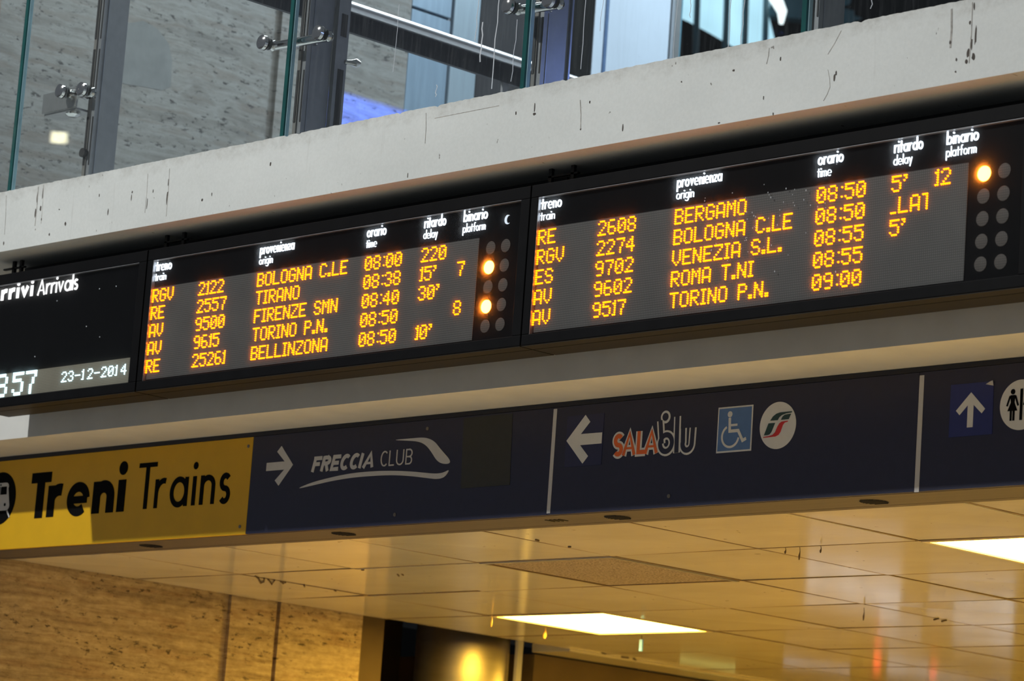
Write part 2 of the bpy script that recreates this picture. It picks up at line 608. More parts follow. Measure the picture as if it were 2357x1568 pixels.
for a, c, w_ in (((1000, 272), (1148, 243), .0028), ((1936, 70), (1905, 125), .0025), ((1905, 160), (1910, 200), .002), ((1910, 200), (1895, 232), .002),
                 ((1770, 110), (1764, 147), .003), ((1335, 230), (1336, 297), .004), ((980, 260), (978, 330), .002),
                 ((88, 430), (80, 520), .004), ((100, 425), (94, 515), .003), ((340, 400), (333, 490), .003), ((390, 388), (382, 498), .003),
                 ((14, 450), (10, 540), .003), ((2190, 20), (2187, 110), .010), ((2238, 5), (2230, 145), .004)):
    p0, p1 = px_on_beam(*a), px_on_beam(*c)
    s2.ribbon([p0, ((p0[0] + p1[0]) / 2 + .004, (p0[1] + p1[1]) / 2), p1], w_, 11.489, 11.4905)
s.build('stain_marks', M['stain'], beam)
s2.build('hairline_cracks', M['crack'], beam)

struct(MB().box((-26, 12.02, 4.60), (3, 12.95, 5.712)), 'trim_2', M['fascia'], 'plain grey plaster fascia between the display boards and the navy signs', 'fascia')
struct(MB().box((-26, 12.02, 5.75), (3, 42, 6.08)), 'floor_upper', M['upfloor'], 'gallery floor behind the glass balustrade', 'floor')

# suspended ceiling, tile by tile, leaving out the lamp cells and the bare board
LIGHTS = {(-1, 2), (4, 0)}
OTHER = {(8, 2), (3, 5), (7, 5), (-1, 6), (8, -1)}           # added lamp cells outside the view, for more warm light
BARE = {(1, 0)}
c = MB()
for i in range(-2, 16):
    for j in range(-1, 9):
        if (i, j) in LIGHTS | OTHER | BARE:
            continue
        x0, x1 = TX + i * TS + .014, TX + (i + 1) * TS - .014
        y0, y1 = TY + j * TS + .014, TY + (j + 1) * TS - .014
        x0, y0 = max(x0, -18.48), max(y0, 12.885)
        if x1 - x0 < .05 or y1 - y0 < .05:
            continue
        dz = [random.uniform(-.0045, .0045) for _ in range(4)]
        c.add([(x0, y0, H + dz[0]), (x1, y0, H + dz[1]), (x1, y1, H + dz[2]), (x0, y1, H + dz[3]),
               (x0, y0, H + .03), (x1, y0, H + .03), (x1, y1, H + .03), (x0, y1, H + .03)],
              [(0, 3, 2, 1), (4, 5, 6, 7), (0, 1, 5, 4), (1, 2, 6, 5), (2, 3, 7, 6), (3, 0, 4, 7)])
ceil = struct(c, 'ceiling', M['tile'], 'suspended ceiling of glossy cream metal tiles', 'ceiling')
bk = MB().box((-18.5, 12.9, H + .032), (4, 26, H + .10))
bk.build('ceiling_backing', M['backing'], ceil)
gr = MB()
for i in range(-1, 16):
    if TX + i * TS < 3.9:
        gr.box((TX + i * TS - .009, 12.89, H - .001), (TX + i * TS + .009, 24.8, H + .03))
for j in range(0, 9):
    gr.box((-18.47, TY + j * TS - .009, H - .0015), (3.9, TY + j * TS + .009, H + .03))
gr.build('ceiling_grid', M['grid'], ceil)


def on_ceiling(px, py):
    d = RIGHT * ((px - 1178.5) / FPX) + DOWN * ((py - 784) / FPX) + FWD
    p = CAM + d * ((H - .006 - CAM.z) / d.z)
    return (p.x, p.y, p.z)


wb = MB()
for line in (((588, 1327), (594, 1331), (600, 1343), (607, 1340), (608, 1332)), ((617, 1334), (626, 1346), (632, 1336)), ((646, 1339), (652, 1344), (657, 1341)),
             ((700, 1347), (701, 1351)), ((770, 1359), (773, 1361)), ((915, 1322), (918, 1326)), ((925, 1322), (928, 1324)), ((832, 1312), (838, 1312)),
             ((1233, 1243), (1240, 1245)), ((1308, 1259), (1314, 1259)), ((2150, 1427), (2160, 1424)), ((2168, 1431), (2178, 1428)), ((1385, 1504), (1394, 1506)), ((1430, 1513), (1447, 1515)), ((1458, 1517), (1464, 1520))):
    wb.tube([on_ceiling(*p) for p in line], .006, 6)
wb.build('cobweb_marks', M['web'], ceil)
# narrow ceiling strip beyond the steel column
st = MB().box((-18.93, 18.45, H - .02), (-18.49, 25, H + .05))
st.build('side_strip', M['tile'], ceil)

struct(MB().box((-19.6, 16.2, 0), (-18.72, 16.62, 4.6)), 'wall_side', M['brown'], 'brown panelled wall end next to the travertine', 'wall')
struct(MB().box((-24, 25.0, 0), (6, 25.3, 5.7)), 'wall_back', M['brown'], 'brown wall at the far end under the ceiling', 'wall')
struct(MB().box((-21.2, 18.5, 0), (-18.95, 24.9, H - .03)), 'wall_recess', M['brown'], 'dim brown wall right of the steel column', 'wall')
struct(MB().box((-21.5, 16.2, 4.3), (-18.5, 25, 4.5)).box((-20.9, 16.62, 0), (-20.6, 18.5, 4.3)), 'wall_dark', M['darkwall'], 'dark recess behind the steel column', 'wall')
struct(MB().box((4.0, 13.0, 0), (4.3, 25, 4.6)), 'wall_right', M['brown'], 'warm wall closing the right side of the lower hall', 'wall')


# ------------------------------------------------------------------ ceiling lights, bare board
def ceiling_light(i, j, label):
    x0, x1 = TX + i * TS + .01, TX + (i + 1) * TS - .01
    y0, y1 = TY + j * TS + .01, TY + (j + 1) * TS - .01
    t = thing('ceiling_light', label, 'ceiling light', ((x0 + x1) / 2, (y0 + y1) / 2, H), 'square light panels in the tiled ceiling')
    f = MB()
    k = .035
    f.box((x0, y0, H - .006), (x1, y0 + k, H + .028)).box((x0, y1 - k, H - .006), (x1, y1, H + .028))
    f.box((x0, y0 + k, H - .006), (x0 + k, y1 - k, H + .028)).box((x1 - k, y0 + k, H - .006), (x1, y1 - k, H + .028))
    f.build('light_frame', M['tframe'], t)
    MB().box((x0 + k, y0 + k, H + .004), (x1 - k, y1 - k, H + .02)).build('diffuser', M['diffuser'], t)


ceiling_light(-1, 2, 'glowing square ceiling light panel near the travertine wall and the steel column')
ceiling_light(4, 0, 'glowing square ceiling light panel cut by the right edge, below the navy signs')
for n, (i, j) in enumerate(sorted(OTHER)):
    d = bpy.data.lights.new('ceiling_lamp', 'AREA')
    d.shape, d.size, d.energy, d.color = 'SQUARE', 1.1, 180, (1.0, .58, .058)
    o = bpy.data.objects.new('ceiling_lamp', d)
    COL.objects.link(o)
    o.location = (TX + (i + .5) * TS, TY + (j + .5) * TS, H - .002)

t = thing('ceiling_tile', 'bare speckled brown ceiling board between the cream tiles', 'ceiling tile', (TX + 1.5 * TS, TY + .5 * TS, H))
x0, x1, y0, y1 = TX + TS + .01, TX + 2 * TS - .01, TY + .01, TY + TS - .01
MB().box((x0 + .03, y0 + .03, H + .002), (x1 - .012, y1 - .012, H + .025)).build('board', M['speckle'], t)
f = MB().box((x0, y0, H - .008), (x1, y0 + .035, H + .028)).box((x1 - .03, y0 + .035, H - .008), (x1, y1, H + .028))
f.build('edge_strip', M['lip'], t)


def hanging(name, label, cat, x, y, length, r, mat, group=None):
    m = MB()
    m.tube([(x, y, H), (x + .004, y, H - length * .35), (x, y, H - length * .7), (x, y, H - length)], [r * .25, r * .35, r, r * .5], 8)
    o = m.build(name, mat, None, True)
    return tag(o, label, cat, group)


hanging('resin_drop', 'amber drop hanging from the ceiling left of the glowing panel corner', 'drop', -17.24, 16.36, .09, .009, M['drop'], 'drops under the ceiling')
hanging('resin_drop', 'fatter amber drop hanging under the left edge of the glowing ceiling panel', 'drop', -17.46, 17.14, .085, .016, M['drop'], 'drops under the ceiling')
hanging('dust_thread', 'dark dusty thread hanging from a tile joint at the right of the ceiling', 'thread', -13.87, 16.60, .085, .006, M['web'], 'dusty threads on tile joints')
for k, (x, L_) in enumerate(((-12.33, .035), (-12.22, .075), (-12.06, .04))):
    hanging('dust_thread', ['short dusty clump on the tile joint, leftmost of three', 'longest dusty clump on the tile joint, middle of three',
                            'curled dusty clump on the tile joint, rightmost of three'][k], 'thread', x, 14.02, L_, .006, M['web'], 'dusty threads on tile joints')
t = thing('hanging_tag', 'small pale blue tag hanging from the glowing ceiling panel', 'tag', (-16.97, 17.70, H))
m = MB().box((-16.985, 17.69, H - .125), (-16.955, 17.702, H - .035))
m.build('tag_card', M['tagmat'], t)
MB().tube([(-16.97, 17.696, H), (-16.97, 17.696, H - .036)], .003, 6).build('tag_clip', M['dark'], t)

# ------------------------------------------------------------------ column
t = thing('column', 'round brushed steel column with a bright reflection at the lower edge', 'column', (-19.2, 17.92, 0))
m = MB()
m.tube([(-19.2, 17.92, 0), (-19.2, 17.92, 4.3)], .385, 64)
m.build('shaft', M['column'], t, True)
m = MB().box((-18.83, 18.16, 0), (-18.80, 18.22, 4.0))  # pale strip standing in for the highlight along the column's edge
m.build('edge_profile', M['pale'], t)


# ------------------------------------------------------------------ lettering
def arc(cx, cz, rx, rz, a0, a1, n=20):
    return [(cx + rx * math.cos(math.radians(a0 + (a1 - a0) * i / n)), cz + rz * math.sin(math.radians(a0 + (a1 - a0) * i / n))) for i in range(n + 1)]


def glyph(ch, w, hx=None):
    """centre-line strokes of a geometric sans letter, x-height 1; returns (outer width, strokes, dots)"""
    hx = hx or w * .9
    cap, asc, dsc = 1.48, 1.72, -.52
    RW = .78 + 1.05 * w
    h = w / 2
    rr = (RW - w) / 2
    rz = (1 + .04 - hx) / 2
    cx, cz = RW / 2, .5
    ring = [('c', arc(cx, cz, rr, rz, 0, 360, 36))]
    if ch == 'a':
        return RW, ring + [('o', [(RW - h, 0), (RW - h, 1)])], []
    if ch == 'o':
        return RW, ring, []
    if ch == 'd':
        return RW, ring + [('o', [(RW - h, 0), (RW - h, asc)])], []
    if ch == 'b':
        return RW, ring + [('o', [(h, 0), (h, asc)])], []
    if ch == 'p':
        return RW, ring + [('o', [(h, dsc), (h, 1)])], []
    if ch == 'g':
        return RW, ring + [('o', [(RW - h, 1), (RW - h, -.12)] + arc(cx, -.12, rr, .36, 0, -150, 14)[1:])], []
    if ch == 'e':
        return RW, [('k', arc(cx, cz, rr * 1.06, rz * 1.09, 4, 312, 34)), ('h', [(h * .6, cz - .02), (RW - h * .7, cz - .02)])], []
    if ch == 'n':
        W_ = .50 + 1.55 * w
        r = (W_ - w) / 2
        return W_, [('o', [(h, 0), (h, 1)]), ('o', arc(W_ / 2, 1 - hx / 2 - r * .92, r, r * .92, 180, 0, 16) + [(W_ - h, 0)])], []
    if ch == 'm':
        W1 = .46 + 1.45 * w
        r = (W1 - w) / 2
        a = arc(W1 / 2, 1 - hx / 2 - r * .92, r, r * .92, 180, 0, 14) + [(W1 - h, 0)]
        return 2 * W1 - w, [('o', [(h, 0), (h, 1)]), ('o', a), ('o', [(x + W1 - w, z) for x, z in a])], []
    if ch == 'r':
        W_ = .38 + 1.25 * w
        return W_, [('o', [(h, 0), (h, 1)]), ('o', arc(h + (W_ - w) * .9, .5, (W_ - w) * .9, .5 - hx * .5 + .02, 175, 75, 12))], []
    if ch == 'i':
        return w, [('o', [(h, 0), (h, 1)])], [(h, 1.36, max(h * 1.12, .13))]
    if ch == 'l':
        return w, [('o', [(h, 0), (h, asc)])], []
    if ch == 't':
        W_ = w + .42
        return W_, [('o', [(W_ / 2, 0), (W_ / 2, 1.45)]), ('o', [(0, 1 - hx / 2), (W_, 1 - hx / 2)])], []
    if ch == 'f':
        W_ = w + .45
        return W_, [('o', [(W_ * .42, 0), (W_ * .42, 1.3)] + arc(W_ * .42 + .24, 1.34, .24, .3, 180, 70, 8)), ('o', [(0, 1 - hx / 2), (W_, 1 - hx / 2)])], []
    if ch == 'v':
        W_ = .62 + 1.3 * w
        return W_, [('o', [(h * 1.1, 1), (W_ / 2, .62 * w), (W_ - h * 1.1, 1)])], []
    if ch == 'y':
        W_ = .62 + 1.3 * w
        return W_, [('o', [(h * 1.1, 1), (W_ / 2, .25 * w)]), ('o', [(W_ - h * 1.1, 1), (W_ * .33, dsc)])], []
    if ch == 'z':
        W_ = .5 + 1.1 * w
        return W_, [('o', [(0, 1 - hx / 2), (W_ - h, 1 - hx / 2), (h, hx / 2), (W_, hx / 2)])], []
    if ch == 's':
        W_ = .40 + 1.0 * w
        r = (W_ - w) / 2
        q = (1.04 - hx) / 4
        up = arc(W_ / 2, .5 + q, r, q, 35, 270, 18)
        dn = arc(W_ / 2, .5 - q, r, q, 90, -145, 18)
        return W_, [('o', up + dn[1:])], []
    if ch == 'T':
        W_ = .72 + .9 * w
        return W_, [('o', [(W_ / 2, 0), (W_ / 2, cap)]), ('o', [(0, cap - hx / 2), (W_, cap - hx / 2)])], []
    if ch == 'A':
        W_ = .95 + 1.2 * w
        return W_, [('o', [(h, 0), (W_ / 2, cap - hx * .35), (W_ - h, 0)]), ('h', [(W_ * .24, cap * .30), (W_ * .76, cap * .30)])], []
    if ch == 'F':
        return .75 + w * .6, [('o', [(h, 0), (h, cap)]), ('o', [(0, cap - hx / 2), (.75 + w * .6, cap - hx / 2)]), ('o', [(h, cap * .52), (.62 + w * .6, cap * .52)])], []
    if ch == 'E':
        W_ = .75 + w * .6
        return W_, [('o', [(W_, cap - hx / 2), (h, cap - hx / 2), (h, hx / 2), (W_, hx / 2)]), ('o', [(h, cap * .5), (W_ * .9, cap * .5)])], []
    if ch == 'R':
        W_ = .85 + w * .6
        q = (cap * .48 - hx / 2) / 2
        return W_, [('o', [(h, 0), (h, cap)]), ('o', [(h, cap - hx / 2), (W_ - q - h, cap - hx / 2)] + arc(W_ - q - h, cap - hx / 2 - q, q, q, 90, -90, 12) + [(h, cap - hx / 2 - 2 * q)]),
                    ('o', [(W_ * .5, cap * .5), (W_ - h, 0)])], []
    if ch == 'C':
        W_ = .84 + w * .5
        r = (W_ + .14 - w) / 2
        return W_, [('o', arc(W_ / 2 + .08, cap / 2, r, cap / 2 - hx / 2, 48, 312, 30))], []
    if ch == 'I':
        return w, [('o', [(h, 0), (h, cap)])], []
    if ch == 'L':
        W_ = .65 + w * .6
        return W_, [('o', [(h, cap), (h, hx / 2), (W_, hx / 2)])], []
    if ch == 'U':
        W_ = .95 + w * .6
        r = (W_ - w) / 2
        return W_, [('o', [(h, cap)] + arc(W_ / 2, r + hx / 2, r, r, 180, 360, 16) + [(W_ - h, cap)])], []
    if ch == 'u':
        W_ = .75 + w
        r = (W_ - w) / 2
        return W_, [('o', [(h, 1)] + arc(W_ / 2, r + hx / 2, r, r, 180, 360, 16) + [(W_ - h, 1)])], []
    if ch == 'B':
        W_ = .82 + w * .5
        q = (cap / 2 - hx / 2) / 2
        o = [('o', [(h, 0), (h, cap)])]
        for zc in (cap - hx / 2 - q, hx / 2 + q):
            o.append(('o', [(h, zc + q), (W_ - q - h, zc + q)] + arc(W_ - q - h, zc, q, q, 90, -90, 12) + [(h, zc - q)]))
        return W_, o, []
    if ch == 'S':
        W_ = .72 + .8 * w
        r = (W_ - w) / 2
        q = (cap - hx) / 4
        return W_, [('o', arc(W_ / 2, cap / 2 + q, r, q, 35, 270, 18) + arc(W_ / 2, cap / 2 - q, r, q, 90, -145, 18)[1:])], []
    return .5, [], []


def letters(mb, text, x0, x1, z0, xh, w, y0, y1, gap=.16, slant=0., hx=None, grow=0.):
    """set text between x0 and x1 on baseline z0; w = stem in x-heights, grow = extra stroke in metres"""
    pen, parts = 0., []
    for ch in text:
        if ch == ' ':
            pen += .45
            continue
        W_, st_, dots = glyph(ch, w, hx)
        parts.append((pen, st_, dots))
        pen += W_ + gap
    tot = pen - gap
    sx = (x1 - x0) / tot
    for p, st_, dots in parts:
        for kind, line in st_:
            pts = [(x0 + (p + x) * sx + slant * z * xh, z0 + z * xh) for x, z in line]
            mb.ribbon(pts, (w * {'h': .60, 'k': .80}.get(kind, 1.0)) * (sx + xh) / 2 + grow, y0, y1, closed=(kind == 'c'))
        for x, z, r in dots:
            mb.ngon(x0 + (p + x) * sx + slant * z * xh, z0 + z * xh, r * (sx + xh) / 2 + grow / 2, y0, y1, 20)
    return mb


FONT = {
    '0': '.###.|#...#|#..##|#.#.#|##..#|#...#|.###.', '1': '.#|##|.#|.#|.#|.#|##', '2': '.###.|#...#|....#|...#.|..#..|.#...|#####',
    '3': '.###.|#...#|....#|..##.|....#|#...#|.###.', '4': '...#.|..##.|.#.#.|#..#.|#####|...#.|...#.', '5': '#####|#....|####.|....#|....#|#...#|.###.',
    '6': '.###.|#....|#....|####.|#...#|#...#|.###.', '7': '#####|....#|...#.|...#.|..#..|..#..|..#..', '8': '.###.|#...#|#...#|.###.|#...#|#...#|.###.',
    '9': '.###.|#...#|#...#|.####|....#|....#|.###.', ':': '..|.#|..|..|..|.#|..', '.': '..|..|..|..|..|##|##', "'": '##|.#|#.|..|..|..|..',
    '-': '.....|.....|.....|#####|.....|.....|.....', '_': '...|...|...|...|...|...|###', '|': '###|..#|..#|..#|..#|..#|..#',
    'A': '.###.|#...#|#...#|#...#|#####|#...#|#...#', 'B': '####.|#...#|#...#|####.|#...#|#...#|####.', 'C': '.###.|#...#|#....|#....|#....|#...#|.###.',
    'E': '#####|#....|#....|####.|#....|#....|#####', 'F': '#####|#....|#....|####.|#....|#....|#....', 'G': '.###.|#...#|#....|#.###|#...#|#...#|.###.',
    'I': '###|.#.|.#.|.#.|.#.|.#.|###', 'L': '#....|#....|#....|#....|#....|#....|#####', 'M': '#...#|##.##|#.#.#|#.#.#|#...#|#...#|#...#',
    'N': '#...#|##..#|##..#|#.#.#|#..##|#..##|#...#', 'O': '.###.|#...#|#...#|#...#|#...#|#...#|.###.', 'P': '####.|#...#|#...#|####.|#....|#....|#....',
    'R': '####.|#...#|#...#|####.|#.#..|#..#.|#...#', 'S': '.###.|#...#|#....|.###.|....#|#...#|.###.', 'T': '#####|..#..|..#..|..#..|..#..|..#..|..#..',
    'V': '#...#|#...#|#...#|#...#|#...#|.#.#.|..#..', 'Z': '#####|....#|...#.|..#..|.#...|#....|#####', ' ': '....|....|....|....|....|....|....',
}


def led_dots(mb, text, x, z, sx, sz, y, r, rep=1, gap=1):
    """little raised LED domes; z = height of the lowest row"""
    col = 0
    for ch in text:
        rows = FONT[ch].split('|')
        wd = len(rows[0])
        for ri, row in enumerate(rows):
            for ci, k in enumerate(row):
                if k != '#':
                    continue
                for a in range(rep):
                    for b_ in range(rep):
                        cx = x + ((col + ci) * rep + a) * sx
                        cz = z + ((6 - ri) * rep + b_) * sz
                        n = 6
                        vs = [(cx + r * math.cos(2 * math.pi * q / n), y, cz + r * math.sin(2 * math.pi * q / n)) for q in range(n)]
                        vs += [(cx + .55 * r * math.cos(2 * math.pi * q / n), y - r * 1.2, cz + .55 * r * math.sin(2 * math.pi * q / n)) for q in range(n)]
                        fs = [(q, (q + 1) % n, n + (q + 1) % n, n + q) for q in range(n)] + [tuple(n + q for q in range(n))]
                        mb.add(vs, fs)
        col += wd + gap
    return x + (col - gap) * rep * sx


# ------------------------------------------------------------------ the display boards
YF, YG, YL, YB = 11.614, 11.622, 11.640, 11.88
ZB, ZT = 4.712, 5.597                       # bottom and top of the housings
ZG0, ZG1 = 4.775, 5.527                     # visible glass
K = YL / YF


def onL(x, z):
    """slide a point measured on the glass plane back along its sight line to the display plane"""
    return x * K, 1.6 + (z - 1.6) * K


def board_shell(t, xa, xb, left_bar, right_bar):
    f = MB()
    f.box((xa, YF, ZG1), (xb, YB, ZT)).box((xa, YF, ZB + .004), (xb, YL + .03, ZG0))
    f.box((xa, YF, ZG0), (xa + left_bar, YL + .03, ZG1)).box((xb - right_bar, YF, ZG0), (xb, YL + .03, ZG1))
    f.box((xa, YL + .01, ZB + .03), (xb, YB, ZG1))
    bevel(f.build('housing', M['housing'], t), .004)
    u = MB().box((xa + .002, YF + .004, ZB), (xb - .002, YF + .092, ZB + .03)).box((xa + .002, YF + .1, ZB), (xb - .002, YB - .002, ZB + .03))
    u.build('underside', M['housing_under'], t)
    g0, g1 = xa + left_bar, xb - right_bar
    MB().box((g0, YL + .002, ZG0), (g1, YL + .01, ZG1)).build('face_panel', M['face'], t)
    MB().box((g0, YG, ZG0), (g1, YG + .003, ZG1)).build('cover_glass', M['pane'], t)
    l_ = MB().box((g0, YG - .004, ZG1 - .003), (g1, YL, ZG1 + .001))
    l_.box((g0 - .001, YG - .004, ZG0), (g0 + .002, YL, ZG1))
    l_.build('glass_trim', M['lip'], t)
    br = MB()
    for bx in ((xa + .12, xa + .2) if xb - xa < 2 else (xa + .03, xa + .20)):
        br.box((bx - .012, YF + .10, ZT), (bx + .012, YF + .12, 5.708))
    br.box((xa + .01, YF + .10, ZT + .06), (xa + .24, YF + .12, ZT + .07))
    br.box((xa + .002, YB + .005, 5.30), (xb - .002, YB + .045, 5.706))  # dark strip added behind the brackets, standing in for shade in the gap
    br.build('mounting_bracket', M['dark'], t)
    return g0, g1


HEAD = [('treno', 'train', .064, .218, .172), ('provenienza', 'origin', 1.060, 1.370, 1.182), ('orario', 'time', 2.010, 2.172, 2.100),
        ('ritardo', 'delay', 2.492, 2.668, 2.606), ('binario', 'platform', 2.812, 3.002, 2.992)]
ROWZ = (5.266, 5.158, 5.048, 4.938, 4.826)
S_ = .0120


def arrivals_board(seam, label, rows, lit, moon):
    t = thing('arrivals_board', label, 'display board', (seam + 1.68, YB, ZB), 'orange arrivals boards under the white beam')
    xa, xb = seam + .006, seam + 3.36 - .006
    board_shell(t, xa, xb, .054, .070)
    MB().box((seam + .062, YL - .002, 4.786), (seam + 2.950, YL + .003, 5.357)).build('led_panel', M['led_panel'], t)
    for top_, low, a, b_, c_ in HEAD:
        p = MB()
        x0_, z0_ = onL(seam + a, 5.452)
        x1_, _ = onL(seam + b_, 0)
        sh = (seam * K - seam)
        letters(p, top_, seam + a, seam + b_, z0_, .040, .21, YL - .004, YL + .002, gap=.17)
        letters(p, low, seam + a, seam + c_, z0_ - .061, .030, .125, YL - .004, YL + .002, gap=.22)
        p.build('column_heading', M['word'], t)['label'] = 'glowing white heading reading %s and %s' % (top_, low)
    for z, (kind, num, dest, tm, delay, plat) in zip(ROWZ, rows):
        for txt, off in ((kind, .062), (num, .510), (dest, 1.012 + .05), (tm, 2.017), (delay, 2.490), (plat[1], plat[0])):
            if txt:
                at = seam + off + .004
                for word in txt.split(' '):
                    p = MB()
                    end = led_dots(p, word, at, z + .004, S_, S_, YL - .002, .0060, gap=1)
                    at = end + 6 * S_
                    p.build('led_word', M['led'], t)['label'] = 'amber dot matrix text %s in the row of %s' % (word.replace('|', 'T').replace('_', ''), dest)
    for r in range(5):
        for k in range(2):
            cx, cz = seam + 3.045 + .117 * k, 5.291 - .109 * r
            on = (r, k) in lit
            m_ = MB()
            n = 28
            R_ = .037
            vs = []
            for ring_, (q, dy) in enumerate(((1, 0), (.97, .006), (.7, .011), (.35, .0135)) if on else ((1, 0), (.97, .001), (.7, .0015), (.35, .002))):
                vs += [(cx + R_ * q * math.cos(2 * math.pi * a / n), YL - dy, cz + R_ * q * math.sin(2 * math.pi * a / n)) for a in range(n)]
            fs = [(ring_ * n + a, ring_ * n + (a + 1) % n, (ring_ + 1) * n + (a + 1) % n, (ring_ + 1) * n + a) for ring_ in range(3) for a in range(n)]
            fs.append(tuple(3 * n + a for a in range(n)))
            m_.add(vs, fs)
            o = m_.build('indicator_lamp', M['lamp_on'] if on else M['lamp_off'], t)
            if on:
                o['label'] = 'lit amber indicator lamp'
    if moon:
        o_, i_ = arc(seam + 3.164, 5.436, .023, .026, 50, 310, 24), arc(seam + 3.180, 5.436, .024, .024, 250, 110, 20)
        MB().prism(o_ + i_, YL - .003, YL + .001).build('crescent_mark', M['moon'], t)
    if not moon:
        dust = MB()
        for _ in range(70):
            dx, dz = random.gauss(1.62, .25), random.gauss(5.22, .13)
            if ZG0 + .02 < dz < ZG1 - .02 and .1 < dx < 3.2:
                dust.ngon(seam + dx, dz, random.uniform(.0012, .0028), YG - .001, YG, 6, random.uniform(.0015, .006))
        o = dust.build('dust_specks', M['drip'], t)
        o['kind'] = 'stuff'
    return t


arrivals_board(-15.528, 'amber arrivals board listing BOLOGNA to BELLINZONA, beside the clock display',
               [('RGV', '2122', 'BOLOGNA C.LE', '08:00', '220', (2.8, '')), ('RE', '2557', 'TIRANO', '08:38', "15'", (2.792, '7')),
                ('AV', '9500', 'FIRENZE SMN', '08:40', "30'", (2.8, '')), ('AV', '9615', 'TORINO P.N.', '08:50', '', (2.786, '8')),
                ('RE', '25261', 'BELLINZONA', '08:50', "10'", (2.8, ''))], {(1, 0), (3, 0)}, True)
arrivals_board(-12.172, 'amber arrivals board listing BERGAMO to TORINO, at the right',
               [('RE', '2608', 'BERGAMO', '08:50', "5'", (2.754, '12')), ('RGV', '2274', 'BOLOGNA C.LE', '08:50', '_LA|', (2.8, '')),
                ('ES', '9702', 'VENEZIA S.L.', '08:55', "5'", (2.8, '')), ('AV', '9602', 'ROMA T.NI', '08:55', '', (2.8, '')),
                ('AV', '9517', 'TORINO P.N.', '09:00', '', (2.8, ''))], {(0, 0)}, False)

t = thing('clock_board', 'black Arrivals title board with white clock and date, at the left edge', 'display board', (-16.4, YB, ZB))
board_shell(t, -17.215, -15.534, .06, .075)
MB().box((-17.15, YL - .002, 4.782), (-15.63, YL + .003, 4.938)).build('led_panel', M['clock_panel'], t)
p = MB()
letters(p, 'Arrivi', -17.225, -16.738, 5.430, .070, .33, YL - .003, YL + .002, gap=.14)
p.build('title_word', M['title'], t)['label'] = 'bold white word Arrivi'
p = MB()
letters(p, 'Arrivals', -16.690, -16.258, 5.426, .069, .175, YL - .003, YL + .002, gap=.13)
p.build('title_word', M['title'], t)['label'] = 'thin white word Arrivals'
p = MB()
led_dots(p, '08', -17.166, 4.790, .0117, .0109, YL - .002, .0056, rep=2)
led_dots(p, '57', -16.852, 4.790, .0117, .0109, YL - .002, .0056, rep=2, gap=1)
p.build('clock_digits', M['ledw'], t)['label'] = 'large white LED time 08 57'
p = MB()
x = -16.328
for ch in '23-12-2014':
    led_dots(p, ch, x, 4.838, .0112, .0098, YL - .002, .0050)
    x += .0705 if ch not in '1' else .060
p.build('date_digits', M['ledw'], t)['label'] = 'small white LED date 23-12-2014'
m = MB()
for (x, z) in ((-16.00, 5.40), (-15.83, 5.40), (-16.44, 5.365), (-16.1, 5.17), (-15.95, 5.09), (-16.62, 5.02)):
    m.ngon(x, z, .004, YG - .002, YG, 8)
m.build('dust_specks', M['drip'], t)

# ------------------------------------------------------------------ the direction signs
YS = 12.5
ZS0, ZS1 = 3.955, 4.60
t = thing('sign_housing', 'long aluminium sign box with round grilles underneath, carrying the direction signs', 'sign box', (-14, YS + .2, ZS0))
X0, X1 = -19.4, -7.6
h_ = MB().box((X0, YS + .023, ZS0 + .03), (X1, YS + .378, ZS1 - .002))
h_.build('sign_body', M['header'], t)
MB().box((X0, YS + .002, 4.572), (X1, YS + .022, ZS1 - .002)).build('top_strip', M['header'], t)
u = MB().box((X0, YS + .0215, ZS0), (X1, YS + .315, ZS0 + .03)).box((X0, YS + .322, ZS0), (X1, YS + .38, ZS0 + .03))
u.build('underside', M['alu'], t)
for vx, vy in ((-18.62, 12.685), (-16.63, 12.685), (-14.71, 12.672), (-12.405, 12.683), (-10.568, 12.686)):
    g = MB()
    n = 28
    g.add([(vx + .078 * math.cos(2 * math.pi * k / n), vy + .078 * math.sin(2 * math.pi * k / n), ZS0 - .002) for k in range(n)], [tuple(range(n - 1, -1, -1))])
    o = g.build('round_grille', M['dark'], t)
    fins = MB()
    for k in range(-3, 4):
        yy = vy + k * .02
        wd = math.sqrt(max(.0, .074 ** 2 - (k * .02) ** 2))
        fins.box((vx - wd, yy - .002, ZS0 - .006), (vx + wd, yy + .002, ZS0 - .002))
    fins.build('grille_fins', M['gasket'], o)
# worn patch of fins beside the divider
g = MB()
for k in range(4):
    g.box((-12.93 + k * .035, 12.63, ZS0 - .003), (-12.915 + k * .035, 12.70, ZS0 + .001))
g.build('worn_slots', M['housing_under'], t)


def sign(name, x0, x1, mat, label):
    t_ = thing(name, label, 'sign', ((x0 + x1) / 2, YS, 4.26), 'direction signs on the long sign box')
    bevel(MB().box((x0, YS, 3.957), (x1, YS + .0205, 4.570)).build('sign_panel', mat, t_), .002)
    return t_


F1, F2 = YS - .0022, YS + .001          # vinyl sits on the panel
Fa, Fb = YS - .0040, YS - .0020         # a second layer
Fc, Fd = YS - .0058, YS - .0038         # a third layer


def screw(par, x, z):
    MB().ngon(x, z, .011, YS - .004, YS + .001, 12).ngon(x, z, .005, YS - .005, YS - .003, 8).build('screw', M['gasket_pale'], par)


